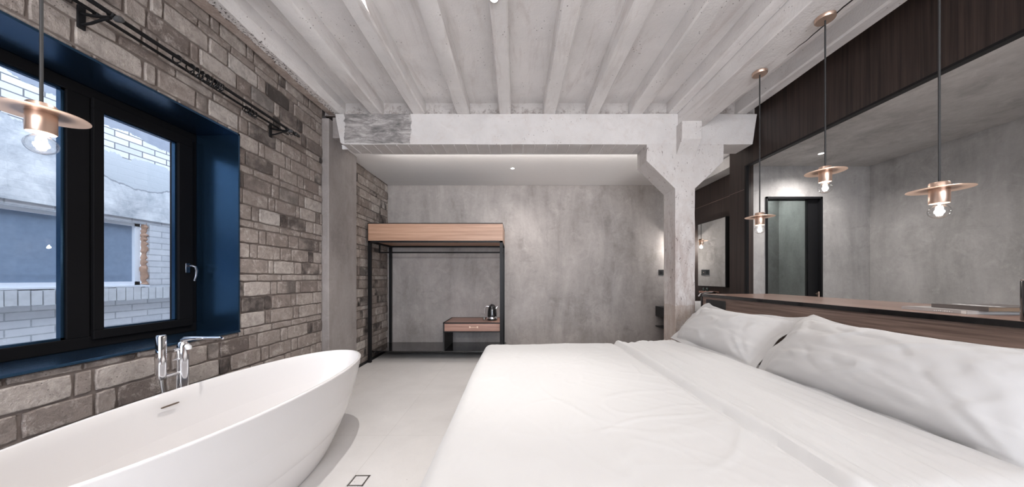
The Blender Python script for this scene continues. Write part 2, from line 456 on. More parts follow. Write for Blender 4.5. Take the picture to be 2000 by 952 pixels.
tag(o, 'wide whitewashed concrete cross beam, its left end bare grey, carrying the joists', 'beam')
# the ends of the beam let into wall and pilaster
MB().box(-2.026, -1.93, BY0 + .07, BY1 - .005, 2.745, Z1).build('beam_end', M['concrete_pil'], o)
# scored soffit boards
mb = MB()
for i in range(26):
    x = -1.8 + i * .125
    mb.box(x, x + .006, BY0 + .012, BY1 - .012, 2.638, 2.650)
mb.build('board_marks', M['white'], o)

o = slab_mesh('long_beam', [(1.75, ZS), (1.75, 2.84), (2.03, 2.84), (2.05, ZS)], YR, BY0 + .02, M['white'], .006)
tag(o, 'white concrete beam running towards the viewer above the bed, holding the copper canopies', 'beam')
# crack in the beam
pts = []
for i in range(24):
    t = i / 23
    pts.append((1.99 + .012 * math.sin(t * 9) + random.uniform(-.004, .004), 1.2 + t * 1.0, 2.8385))
mb = MB()
mb.tube(pts, [.0014 + .0034 * math.sin(PI * i / 23) for i in range(24)], 5); mb.build('crack', M['blackmatte'], o)

col_pts = [(1.724, 0), (1.724, 2.166), (1.412, 2.468), (1.412, 2.65), (2.25, 2.65), (2.25, 2.468), (1.938, 2.166), (1.938, 0)]
o = slab_mesh('concrete_column', col_pts, BY0 + .002, BY1 + .01, M['column'], .004)
tag(o, 'worn white square column with flared head beside the headboard end', 'column')
br = MB()
bx0, bx1 = 1.735, 1.945
br.prism([(BY0 + .03, 2.845), (3.13, 2.845), (3.13, 2.66), (BY0 + .03, 2.50)], bx0, bx1, 0)
br.build('bracket', M['column'], o, bevel=.006)

o = MB()
o.prism([(BY0, 0), (3.81, 0), (3.81, 2.738), (3.50, 2.738), (3.485, 2.95), (BY0, 2.93)], -2.126, -2.027, 0)
p = o.build('concrete_pilaster', M['concrete_pil'], None, bevel=.008)
tag(p, 'smooth dark grey concrete pilaster standing between two stretches of brick wall', 'pilaster')

# ------------------------------------------------------------------ brick walls
def brick_wall(name, X, y0, y1, z0, z1, hole=None, seed=1, thick=.36):
    rnd = random.Random(seed)
    mb = MB(); tones = []
    def slab(a, b, c, d):
        mb.box(X - thick, X - .010, a, b, c, d, 1)
    if hole:
        hy0, hy1, hz0, hz1 = hole
        slab(y0, hy0, z0, z1); slab(hy1, y1, z0, z1); slab(hy0, hy1, z0, hz0); slab(hy0, hy1, hz1, z1)
    else: slab(y0, y1, z0, z1)
    nslab = len(mb.f)
    tones = [(0, 0)] * nslab
    def clip(r):
        out = [r]
        if hole:
            res = []
            a, b, c, d = r
            if b <= hy0 or a >= hy1 or d <= hz0 or c >= hz1: return [r]
            if a < hy0: res.append((a, hy0, c, d))
            if b > hy1: res.append((hy1, b, c, d))
            aa, bb = max(a, hy0), min(b, hy1)
            if c < hz0: res.append((aa, bb, c, hz0))
            if d > hz1: res.append((aa, bb, hz1, d))
            return [q for q in res if q[1] - q[0] > .012 and q[3] - q[2] > .012]
        return out
    def brick(a, b, c, d, tone, soot):
        w = b - a; h = d - c
        if w < .012 or h < .012: return
        j = lambda s=.0022: rnd.uniform(-s, s)
        k = min(.009, w * .15, h * .15)
        nx = max(2, int(w / .05)); nz = max(2, int(h / .05))
        P = []
        for i in range(nx + 1): P.append((a + w * i / nx, c))
        for i in range(1, nz + 1): P.append((b, c + h * i / nz))
        for i in range(1, nx + 1): P.append((b - w * i / nx, d))
        for i in range(1, nz): P.append((a, d - h * i / nz))
        Q = []
        for (y, z) in P:
            cy = (y in (a, b)) and (abs(z - c) < 1e-9 or abs(z - d) < 1e-9)
            fy = k * .45 if cy else 0
            yy = y + j() + (fy if y <= a + 1e-9 else -fy if y >= b - 1e-9 else 0)
            zz = z + j() + (fy if z <= c + 1e-9 else -fy if z >= d - 1e-9 else 0)
            Q.append((yy, zz))
        n = len(Q); cyy = (a + b) / 2; czz = (c + d) / 2
        pr = rnd.uniform(-.003, .004)
        ins = .005
        vs = [(X - .013, y, z) for y, z in Q]
        vs += [(X - .004 + pr, y, z) for y, z in Q]
        vs += [(X + pr, y + (ins if y < cyy else -ins), z + (ins if z < czz else -ins)) for y, z in Q]
        fs = []
        for L in (0, 1):
            for i in range(n): fs.append((L * n + i, L * n + (i + 1) % n, (L + 1) * n + (i + 1) % n, (L + 1) * n + i))
        fs.append(tuple(2 * n + i for i in range(n)))
        mb.quadlist(vs, fs, 0)
        tones.extend([(tone, soot)] * len(fs))
    mor = .0045
    # courses: three tall, one flat; flat course centres at 1.2 + .42 k
    z = 1.2 - .42 * 3 - .03
    row = 0
    courses = []
    while z < z1:
        courses.append((z, z + .06, 'F')); z += .06
        for _ in range(3): courses.append((z, z + .12, 'T')); z += .12
    for (ca, cb, t) in courses:
        if cb <= z0 or ca >= z1: continue
        ca2, cb2 = max(ca, z0), min(cb, z1)
        y = y0 - rnd.uniform(0, .25); isl = rnd.random() < .5
        while y < y1:
            if t == 'F': L = rnd.uniform(.20, .27)
            else:
                if isl: L = rnd.uniform(.21, .27)
                else: L = rnd.uniform(.055, .085) if rnd.random() < .85 else rnd.uniform(.1, .14)
                isl = not isl
            a, b = max(y, y0), min(y + L, y1)
            base = rnd.gauss(.55, .2)
            if t == 'T' and L < .1: base -= .08
            soot = rnd.random()
            if L < .1 and rnd.random() < .10: base = .05; soot = .97
            for (p, q, r, s_) in clip((a, b, ca2, cb2)):
                brick(p + mor, q - mor, r + mor, s_ - mor, min(1, max(0.02, base)), soot)
            y += L
    o = mb.build(name, [M['brick'], M['mortar']], fix=False)
    at = o.data.color_attributes.new('tone', 'FLOAT_COLOR', 'CORNER')
    for p, (t1, t2) in zip(o.data.polygons, tones):
        for li in p.loop_indices: at.data[li].color = (t1, t2, 0, 1)
    bm = bmesh.new(); bm.from_mesh(o.data); bmesh.ops.recalc_face_normals(bm, faces=bm.faces); bm.to_mesh(o.data); bm.free()
    return S(o)
HOLE = (.55, 2.262, .790, 2.284)
brick_wall('wall_left', XL, YR, BY0, 0, ZS, HOLE, 3)
S(MB().box(-2.46, -2.128, BY0, 3.81, 0, ZS).build('wall_left_pier', M['concrete_pil']))
brick_wall('wall_left_back', -2.13, 3.81, YB, 0, 2.76, None, 11)

# other walls
S(MB().box(-2.5, 2.95, YB, YB + .12, 0, 2.86).build('wall_back', M['concrete']))
S(MB().box(2.9, 4.5, YB, YB + .12, 0, 2.7).build('wall_shower_back', M['concrete_bath']))
w = MB(); w.box(-2.45, -1.7, YR - .12, YR, 0, 3.2); w.box(2.3, 4.5, YR - .12, YR, 0, 3.2); w.box(-1.7, 2.3, YR - .12, YR, 0, .35); w.box(-1.7, 2.3, YR - .12, YR, 2.85, 3.2)
S(w.build('wall_rear', M['concrete']))
# unseen tall window added behind the viewer, with a fill lamp outside it
wn2 = bpy.data.objects.new('added_window_2', None); C.objects.link(wn2); wn2.location = (.3, YR, .35); S(wn2)
w = MB()
for x in (-1.7, -.40, .93, 2.24): w.box(x, x + .06, YR - .10, YR - .04, .35, 2.85)
for z in (.35, 2.79): w.box(-1.7, 2.3, YR - .10, YR - .04, z, z + .06)
w.build('window_frame', M['frame'], wn2)
MB().box(-1.68, 2.28, YR - .075, YR - .071, .37, 2.83).build('pane', M['glass'], wn2)
L = bpy.data.lights.new('rear_fill_lamp', 'AREA'); L.shape = 'RECTANGLE'; L.size = 3.9; L.size_y = 2.4; L.energy = REAR; L.color = (1, .96, .935)
o = bpy.data.objects.new('rear_fill_lamp', L); C.objects.link(o); o.location = (.3, YR - .25, 1.6); o.rotation_euler = (PI / 2, 0, 0)
# right wall: dark veneer with a long opening to the bathroom
OZ0, OZ1, OY0, OY1 = .98, 2.483, -.9, 3.41
w = MB()
w.box(XW, XW + .04, YR, 3.675, OZ1, ZS + .05)
w.box(XW, XW + .04, YR, OY0, 0, OZ1)
w.box(XW, XW + .022, OY1, 3.675, 0, OZ1)
w.box(XW, XW + .04, OY0, OY1, 0, OZ0)
wr = S(w.build('wall_right', M['darkwood']))
MB().box(XW - .004, XW + .045, OY0, OY1, OZ1 - .014, OZ1 + .002).build('opening_trim', M['black'], wr)
MB().box(XW - .003, XW + .026, OY1 - .006, OY1 + .022, OZ0, OZ1).build('opening_jamb', M['black'], wr)
MB().box(XW - .002, XW + .002, 3.44, 3.676, 2.212, 2.216).build('panel_groove', M['oak'], wr)
wb = S(MB().box(2.84, 2.90, 3.66, YB, 0, 2.76).build('wall_right_back', M['darkwood']))
MB().box(2.836, 2.842, 3.70, YB, 2.288, 2.292).build('panel_groove', M['oak'], wb)
S(MB().box(2.64, 2.86, 3.655, 3.695, 0, 2.86).build('wall_return', M['darkwood']))
# bathroom
DX0, DX1, DZ = 3.08, 3.775, 2.20
w = MB()
w.box(2.84, DX0, 3.70, 3.80, 0, 2.7); w.box(DX1, 4.45, 3.70, 3.80, 0, 2.7); w.box(DX0, DX1, 3.70, 3.80, DZ, 2.7)
S(w.build('wall_bathroom', M['concrete_bath']))
S(MB().box(4.37, 4.5, YR, YB, 0, 2.7).build('wall_bathroom_side', M['concrete_bath']))
cb = S(MB().box(XW + .04, 4.5, YR, YB, 2.58, 2.72).build('ceiling_bathroom', M['bath_ceiling']))
# door into the shower room
d = bpy.data.objects.new('door_1', None); C.objects.link(d); d.location = (DX0, 3.70, 0); S(d)
f = MB(); f.box(DX0, DX0 + .02, 3.685, 3.80, 0, DZ); f.box(DX1 - .02, DX1, 3.685, 3.80, 0, DZ); f.box(DX0, DX1, 3.685, 3.80, DZ - .025, DZ)
f.build('door_frame', M['black'], d)
MB().box(DX0 + .02, 3.635, 3.735, 3.743, .01, DZ - .025).build('glass_pane', M['doorglass'], d)
dp = MB().box(3.635, DX1 - .02, 3.73, 3.77, .01, DZ - .025).build('door_panel', M['black'], d)
h = MB(); h.tube([(3.735, 3.73, 1.0), (3.735, 3.70, 1.0), (3.735, 3.70, 1.0)], .006); h.tube([(3.735, 3.695, .87), (3.735, 3.695, 1.03)], .007)
h.box(3.745, 3.762, 3.722, 3.73, .9, 1.02)
h.build('door_handle', M['copper'], d)
t = thing('ceiling_light', (3.9, 4.85, 2.56), 'glowing light strip at the ceiling of the glass-doored shower room', 'light')
MB().box(3.05, 4.2, 4.80, 4.86, 2.56, 2.582).build('diffuser', M['ledstrip'], t)
MB().box(3.03, 4.22, 4.78, 4.88, 2.572, 2.585).build('channel', M['steel'], t)

# ------------------------------------------------------------------ window
win = bpy.data.objects.new('window_1', None); C.objects.link(win); win.location = (XL, 1.4, .79); S(win)
hy0, hy1, hz0, hz1 = HOLE
XF = -2.40
r = MB(); th = .012
r.box(XF - .05, XL + .008, hy0, hy1, hz1 - th, hz1); r.box(XF - .05, XL + .008, hy1 - th, hy1, hz0, hz1); r.box(XF - .05, XL + .008, hy0, hy0 + th, hz0, hz1)
r.build('reveal_lining', M['reveal'], win)
MB().box(XF - .05, XL + .014, hy0, hy1, hz0, hz0 + .014).build('window_sill', M['reveal'], win, bevel=.002)
f = MB()
f.box(XF - .06, XF, hy0 + th, hy1 - th, 2.212, hz1 - th); f.box(XF - .06, XF, hy0 + th, hy1 - th, hz0 + .014, .868)
f.box(XF - .06, XF, 2.195, hy1 - th, .868, 2.212); f.box(XF - .06, XF, 1.60, 1.688, .868, 2.212); f.box(XF - .06, XF, hy0 + th, .66, .868, 2.212)
f.build('window_frame', M['frame'], win, bevel=.003)
s_ = MB(); xs0, xs1 = XF - .055, XF + .014
s_.box(xs0, xs1, 1.692, 2.212, 2.160, 2.222); s_.box(xs0, xs1, 1.692, 2.212, .850, .902)
s_.box(xs0, xs1, 1.692, 1.736, .902, 2.160); s_.box(xs0, xs1, 2.122, 2.212, .902, 2.160)
sash = s_.build('sash', M['frame'], win, bevel=.003)
MB().box(XF - .03, XF - .026, 1.73, 2.13, .895, 2.165).build('pane', M['glass'], win)
MB().box(XF - .04, XF - .036, .655, 1.603, .865, 2.215).build('pane', M['glass'], win)
b = MB()
for (a0, a1, c0, c1) in ((1.586, 1.600, .868, 2.212), (.66, .674, .868, 2.212), (.66, 1.6, .868, .880), (.66, 1.6, 2.200, 2.212)):
    b.box(XF - .036, XF - .012, a0, a1, c0, c1)
for (a0, a1, c0, c1) in ((2.110, 2.124, .902, 2.16), (1.736, 1.744, .902, 2.16), (1.736, 2.12, .902, .91), (1.736, 2.12, 2.152, 2.16)):
    b.box(XF - .026, XF - .004, a0, a1, c0, c1)
b.build('glazing_bead', M['reveal'], win)
h = MB(); hx = XF + .014
h.box(hx, hx + .010, 2.155, 2.185, 1.235, 1.305)
h.tube([(hx + .006, 2.17, 1.285), (hx + .04, 2.17, 1.287), (hx + .052, 2.178, 1.28), (hx + .054, 2.186, 1.255), (hx + .05, 2.186, 1.215), (hx + .044, 2.180, 1.175)], [.009, .009, .009, .009, .008, .007])
h.build('window_handle', M['darkchrome'], win, bevel=.002)

# neighbour's wall across the light well
ow = MB(); OX = -4.0
ow.box(OX - .3, OX, -2.5, 8, -.5, 1.12); ow.box(OX - .3, OX + .0, -2.5, 8, 1.775, 4.6); ow.box(OX - .3, OX, 3.27, 8, 1.12, 1.775); ow.box(OX - .3, OX, -2.5, -.6, 1.12, 1.775)
ow.box(OX - .02, OX + .02, -2.5, 8, 1.82, 4.6)
nb = ow.build('neighbour_house', M['outer'])
tag(nb, 'weathered masonry house front seen through the window, brick under flaking render', 'building')
fr = MB()
fr.box(OX - .10, OX - .03, -.6, 3.21, 1.745, 1.775); fr.box(OX - .10, OX - .03, -.6, 3.21, 1.12, 1.16); fr.box(OX - .10, OX - .03, 3.165, 3.21, 1.12, 1.775)
fr.box(OX - .10, OX - .03, 1.98, 2.02, 1.12, 1.775); fr.box(OX - .08, OX + .05, -.6, 3.23, 1.105, 1.122)
fw = fr.build('window', M['outframe'], nb)
sub(MB().box(OX - .07, OX - .06, -.6, 3.18, 1.15, 1.75).build('pane', M['outglass']), fw)
sl = MB(); y = -2.4
while y < 7.9:
    ww = random.uniform(.062, .072); sl.box(OX - .05, OX + .06 + random.uniform(0, .01), y, y + ww - .008, .975 + random.uniform(-.004, .004), 1.10 + random.uniform(-.005, .003)); y += ww
sl.build('brick_sill', M['outframe'] if 0 else plain('pale_soldier_brick', (.58, .585, .60), .85, 0, 40, .5, .2), nb)
fo = MB(); pts = []; rr = []
z = 1.13
while z < 1.80: pts.append((OX - .02, 3.235 + random.uniform(-.008, .008), z)); rr.append(random.uniform(.016, .034)); z += .022
fo.tube(pts, rr, 8); fo.build('foam_seal', M['foam'], nb)
# return of the light well and ground outside
g = MB().box(-4.3, -2.46, -2.5, 8, -.6, -.5).build('courtyard_ground', plain('courtyard_paving', (.35, .35, .35), .9)); S(g)
S(MB().box(-4.0, -2.46, 4.9, 5.1, -.5, 4.4).build('wall_light_well', plain('pale_outer_render', (.62, .63, .65), .9, 0, 20, .4)))

# ------------------------------------------------------------------ curtain rods
XA, XB, ZR = -1.95, -2.02, CAMZ + 1.2715
for X, rad, ye, lb in ((XA, .0105, 2.64, 'thick black curtain rod, the outer of the pair above the window'), (XB, .008, 2.60, 'thin black curtain rod behind the outer one, nearer the bricks')):
    t = thing('curtain_rod', (X, 1.4, ZR), lb, 'curtain rod')
    MB().tube([(X, .35, ZR), (X, ye, ZR)], rad, 12).build('rod', M['black'], t)
    MB().lathe([(rad, 0), (rad * 1.7, .006), (rad * 1.7, .022), (rad * 1.25, .03), (rad * 1.5, .045), (rad * .9, .062), (.001, .066)], (X, ye - .006, ZR), 14, axis=1).build('finial', M['blackgloss'], t)
for Y, lb in ((1.44, 'black double rod bracket at the left, over the window'), (2.55, 'black double rod bracket at the far end of the rods')):
    t = thing('rod_bracket', (XL, Y, ZR - .03), lb, 'bracket')
    MB().box(XL - .002, XL + .008, Y - .014, Y + .014, ZR - .075, ZR + .035).build('wall_plate', M['black'], t, bevel=.003)
    a = MB(); a.tube([(XL + .004, Y, ZR + .0), (XB, Y, ZR - .014), (XA, Y, ZR - .02)], .007)
    a.tube([(XL + .004, Y, ZR - .055), (XL + .05, Y, ZR - .048), (XB + .03, Y, ZR - .03), (XA, Y, ZR - .022)], .006)
    a.build('arm', M['black'], t)
    for X, rad in ((XA, .013), (XB, .011)):
        k = MB(); k.tube([(X + math.cos(q) * rad, Y, ZR + math.sin(q) * rad) for q in [PI * 1 + i * PI / 10 for i in range(11)]], .005, 8)
        k.build('clamp', M['black'], t)
    MB().lathe([(.004, 0), (.012, .004), (.015, .02), (.013, .034), (.004, .038)], (XA - .005, Y + .018, ZR - .012), 14, axis=0).build('end_cap', M['capgrey'], t)
def ring(X, Y, R, label, group, tilt):
    mb = MB()
    zc = -R + .011
    mb.tube([(math.cos(a) * R, 0, zc + math.sin(a) * R) for a in [2 * PI * i / 20 for i in range(20)]], .0034, 6, closed=True)
    mb.tube([(math.cos(a) * .006, 0, zc - R - .007 + math.sin(a) * .006) for a in [2 * PI * i / 10 for i in range(10)]], .0016, 5, closed=True)
    o = mb.build('curtain_ring', M['blackgloss']); o.location = (X, Y, ZR); o.rotation_euler = (0, 0, tilt)
    return tag(o, label, 'curtain ring', group)
for Y in (1.723, 1.794, 1.828, 1.858, 1.885, 1.908, 1.928, 1.943, 1.957, 1.969, 1.981):
    if Y == 1.723:
        ring(XA, Y, .022, 'black curtain ring hanging alone, left of the ring cluster on the thick rod', None, .2)
    else:
        ring(XA, Y, .022, 'black curtain ring in the bunched cluster on the thick outer rod', 'rings bunched on the outer rod', random.uniform(-.35, .35))
for Y in (2.238, 2.256, 2.270, 2.283, 2.296, 2.309, 2.321):
    ring(XB, Y, .020, 'black curtain ring in the bunch on the thin inner rod', 'rings bunched on the inner rod', random.uniform(-.35, .35))
ring(XA, 2.60, .019, 'black curtain ring at the far tip of the thick rod, beyond the bracket', None, .3)

# ------------------------------------------------------------------ bathtub
def superell(a, b, n, k, seg):
    t = 2 * PI * k / seg; c, s = math.cos(t), math.sin(t)
    return (b * math.copysign(abs(c) ** (2 / n), c), a * math.copysign(abs(s) ** (2 / n), s))
TC = (-1.468, 1.59); TR = math.radians(-3.2)
tub = thing('bathtub', (TC[0], TC[1], 0), 'white freestanding oval bathtub under the window, tapering to the floor', 'bathtub')
SEG = 96
rings = []
for i in range(25):
    t = (i / 24) ** 1.8; f_ = math.sin(t * PI / 2) ** .72 * .58 + t * .42
    rings.append((.56 + (.91 - .56) * f_, .215 + (.37 - .215) * f_, .6 * t * .985))
rings[0] = (.552, .207, 0)
for (dr, z) in ((.0, .596), (-.003, .600), (-.010, .602), (-.017, .600), (-.020, .595)): rings.append((.91 + dr, .37 + dr, z))
for i in range(1, 16):
    t = i / 15; f_ = 1 - (t ** 1.9) * .52
    rings.append(((.91 - .021) * (1 - .34 * t ** 1.5), (.37 - .021) * (1 - .36 * t ** 2.0), .595 - .455 * math.sin(t * PI / 2)))
rings += [(.50, .185, .137), (.35, .13, .133), (.1, .04, .131)]
vs = []; fs = []
for (a, b, z) in rings:
    for k in range(SEG): x, y = superell(a, b, 2.12, k, SEG); vs.append((x, y, z))
for i in range(len(rings) - 1):
    for k in range(SEG): fs.append((i * SEG + k, i * SEG + (k + 1) % SEG, (i + 1) * SEG + (k + 1) % SEG, (i + 1) * SEG + k))
fs.append(tuple(range(SEG))[::-1]); fs.append(tuple((len(rings) - 1) * SEG + k for k in range(SEG)))
mb = MB(); mb.quadlist(vs, fs, 0, True); sh = mb.build('tub_shell', M['tub'], None); sh.parent = tub
tub.rotation_euler = (0, 0, TR)
# overflow slot on the wall side
mb = MB(); pts = [(-.333, -.085 + i * .0085, .535) for i in range(10)]
mb.tube(pts, [.003] + [.0045] * 8 + [.003], 8); o = mb.build('overflow_slot', M['slot'], None); o.parent = tub
dr = MB().lathe([(.001, 0), (.028, 0), (.030, .004), (.026, .006), (.001, .007)], (0, 0, .131), 24).build('drain_plug', M['chrome'], None); dr.parent = tub

# floor standing bath tap
FX, FY = -1.93, 1.735
t = thing('bath_faucet', (FX, FY, 0), 'chrome floor-standing bath tap with long spout between tub and brick wall', 'faucet')
MB().lathe([(.04, 0), (.042, .004), (.042, .012), (.022, .018), (.014, .03), (.014, .54), (.018, .56), (.024, .575), (.0255, .60), (.0255, .80), (.022, .825), (.012, .835)], (FX, FY, 0), 28).build('column', M['chrome'], t)
MB().tube([(FX - .012, FY, .80), (FX - .004, FY, .832), (FX + .015, FY, .846), (FX + .06, FY, .850), (FX + .15, FY, .851), (FX + .215, FY, .852), (FX + .232, FY, .848)], [.014, .016, .014, .011, .009, .008, .006], 14).build('spout', M['chrome'], t)
MB().tube([(FX + .014, FY + .002, .80), (FX + .028, FY, .805), (FX + .034, FY, .80), (FX + .035, FY, .785)], [.013, .014, .014, .012], 12).build('lever', M['ceramic'], t)
MB().tube([(FX, FY, .655), (FX + .002, FY - .05, .655), (FX + .004, FY - .095, .655)], .009, 12).build('holder_arm', M['chrome'], t)
k = MB(); k.tube([(FX, FY - .03, .50), (FX, FY - .03, .79)], .004, 8); k.tube([(FX, FY - .022, .79), (FX, FY - .05, .79)], .008, 10); k.tube([(FX, FY - .02, .735), (FX, FY - .05, .735)], .005, 10)
k.build('diverter_rod', M['chrome'], t)
HX, HY = FX + .004, FY - .11
t = thing('hand_shower', (HX, HY, .55), 'chrome stick hand shower held beside the floor-standing bath tap', 'shower head')
MB().lathe([(.012, 0), (.019, .008), (.0205, .03), (.0205, .235), (.018, .242), (.001, .243)], (HX, HY, .645), 24).build('handset', M['chrome'], t)
MB().tube([(HX, HY, .65), (HX + .003, HY + .002, .61), (HX + .008, HY + .006, .56), (HX + .016, HY + .012, .45), (HX + .01, HY + .03, .25), (HX - .002, HY + .06, .10), (FX, FY - .045, .02)], .0075, 10).build('hose', M['steel'], t)

t = thing('floor_drain', (-.93, 1.77, 0), 'small square metal floor drain between the tub and the bed', 'drain')
a = MB(); x0, x1, y0, y1 = -.975, -.882, 1.722, 1.818
for q in ((x0, x1, y0, y0 + .007), (x0, x1, y1 - .007, y1), (x0, x0 + .007, y0, y1), (x1 - .007, x1, y0, y1)): a.box(*q, -.004, .0015)
a.build('drain_frame', M['steel'], t)
MB().box(x0 + .010, x1 - .010, y0 + .010, y1 - .010, -.004, .0012).build('drain_cover', M['floor'], t)
a = MB(); a.box(x0 + .006, x1 - .006, y0 + .006, y1 - .006, -.004, .0006); a.build('drain_gap', M['blackmatte'], t)

# ------------------------------------------------------------------ bed
BX0, BX1, BYA, BYZ = -.27, 1.895, .80, 2.86
bed = thing('bed', (.8, 1.83, 0), 'wide double bed with mattress under the white duvet, head against the wooden unit', 'bed')
MB().box(BX0 + .08, BX1, BYA + .06, BYZ - .06, .05, .27).build('bed_base', M['basefab'], bed, bevel=.02)
MB().box(BX0 + .03, BX1, BYA + .02, BYZ - .02, .27, .535).build('mattress', M['fabric'], bed, bevel=.04)
for (x, y) in ((-.1, .95), (-.1, 2.7), (1.8, .95), (1.8, 2.7)):
    MB().lathe([(.03, 0), (.03, .06)], (x, y, 0), 12).build('leg', M['blackmatte'], bed)

def fbm(x, y, z, o=4, l=2.1):
    v = 0; a = 1; s = 0
    for i in range(o):
        v += a * noise.noise(Vector((x, y, z + i * 7.3))); s += a; a *= .5; x *= l; y *= l
    return v / s
def ridge(x, y, z): return 1 - abs(noise.noise(Vector((x, y, z)))) * 2
def sm(e0, e1, x):
    t = min(1, max(0, (x - e0) / (e1 - e0))); return t * t * (3 - 2 * t)
def duvet():
    r = .085
    ex0, ey0, ey1 = -.305 + r, .77 + r, 2.90 - r       # where rounding begins
    HEAD = 1.56
    us = []
    hang = .42
    u = ex0 - r * PI / 2 - hang
    st = .0115
    while u < HEAD: us.append(u); u += st
    us.append(HEAD)
    vs_ = []; v = ey0 - r * PI / 2 - hang
    while v < ey1 + r * PI / 2 + hang: vs_.append(v); v += st
    nu, nv = len(us), len(vs_)
    P = []
    for u in us:
        for v in vs_:
            dx = ex0 - u if u < ex0 else 0
            dy = (v - ey1) if v > ey1 else ((v - ey0) if v < ey0 else 0)
            d = math.hypot(dx, dy)
            bx = max(u, ex0); by = min(max(v, ey0), ey1)
            top = .600
            # soft quilt loft falling away to the edges
            top += .012 * fbm(u * 1.6, v * 1.6, 2, 3)
            top += -.030 * sm(2.0, 2.9, v) * 1.0
            top += .010 * sm(.1, .5, u)
            if d > 1e-6:
                ox, oy = -dx / d, dy / d
                q = min(d / r, PI / 2)
                hx = r * math.sin(q); dz = r * (1 - math.cos(q)); rest = max(0, d - r * PI / 2)
                along = (u * oy - v * ox)
                wv = (.016 * math.sin(along * 17 + 2 * noise.noise(Vector((along * 2, 3, 0)))) + .02 * noise.noise(Vector((along * 4, rest, 5)))) * sm(0, .25, rest)
                hx += rest * .10 + wv
                x = bx + ox * hx; y = by + oy * hx; z = top - dz - rest * .99
            else: x, y, z = u, v, top
            flat = 1 - sm(0, r, d)
            edge = 1.0
            # turned-down head band: raised from X about .93 with a soft piped lip
            lip = .935 + .018 * math.sin(v * 2.3 + .5) + .012 * noise.noise(Vector((v * 3, 0, 9)))
            s1 = sm(lip - .012, lip + .012, u)
            z += .024 * s1 * (1 - .3 * sm(lip + .1, 1.4, u))
            z += -.014 * math.exp(-((u - lip + .020) / .013) ** 2)
            z += .010 * math.exp(-((u - lip - .028) / .022) ** 2)
            # long pulls running with the band
            if u > lip:
                w = (u - lip)
                z += (.010 * noise.noise(Vector((u * 26 + 1.6 * noise.noise(Vector((v * 1.1, 0, 0))), v * 1.2, 4)))
                      + .006 * noise.noise(Vector((u * 55, v * 2.0, 8)))) * sm(0, .08, w)
                z += .022 * math.sin(w * 10) * .5
            z += -.026 * math.exp(-((u - lip - .13) / .085) ** 2) + .028 * sm(lip + .2, 1.42, u)
            # creases on the main field
            a = .6 + .3 * noise.noise(Vector((u, v, 3)))
            px = u * math.cos(a) + v * math.sin(a); py = -u * math.sin(a) + v * math.cos(a)
            cr = max(0, ridge(px * 2.2 + .5 * noise.noise(Vector((u * 3, v * 3, 1))), py * 6.5, 5) - .80) / .20
            m = .5 + .5 * noise.noise(Vector((u * 1.3, v * 1.3, 12)))
            z += .0036 * cr * m * (1 - s1)
            cr2 = max(0, ridge(px * 9, py * 3.2, 25) - .86) / .14
            z += .0030 * cr2 * (1 - m) * (1 - s1)
            z += .0010 * fbm(u * 14, v * 14, 6, 3)
            # a pair of cross creases near the far middle
            for (cx, cy, ang, L) in ((.55, 2.35, .9, .35), (.42, 2.15, .4, .3), (.75, 1.9, 1.2, .3), (.60, 1.25, .35, .45), (.2, 1.5, 1.9, .4), (.75, 1.05, .6, .3)):
                lx = (u - cx) * math.cos(ang) + (v - cy) * math.sin(ang); ly = -(u - cx) * math.sin(ang) + (v - cy) * math.cos(ang)
                ly += .03 * math.sin(lx * 9 + cx * 20)
                z += .0035 * math.exp(-(ly / .009) ** 2) * math.exp(-(lx / L) ** 2 * 2) * (1 - s1)
            # head end tucked down against mattress
            z -= .050 * sm(1.46, 1.56, u)
            P.append((x, y, max(z, .08)))
    F = []
    for i in range(nu - 1):
        for j in range(nv - 1):
            F.append((i * nv + j, (i + 1) * nv + j, (i + 1) * nv + j + 1, i * nv + j + 1))
    mb = MB(); mb.quadlist(P, F, 0, True)
    o = mb.build('duvet', M['fabric'])
    s2 = o.modifiers.new('sol', 'SOLIDIFY'); s2.thickness = .012; s2.offset = -1
    return o
o = duvet(); tag(o, 'white cotton duvet spread over the bed with a turned-down band at the pillows', 'duvet')

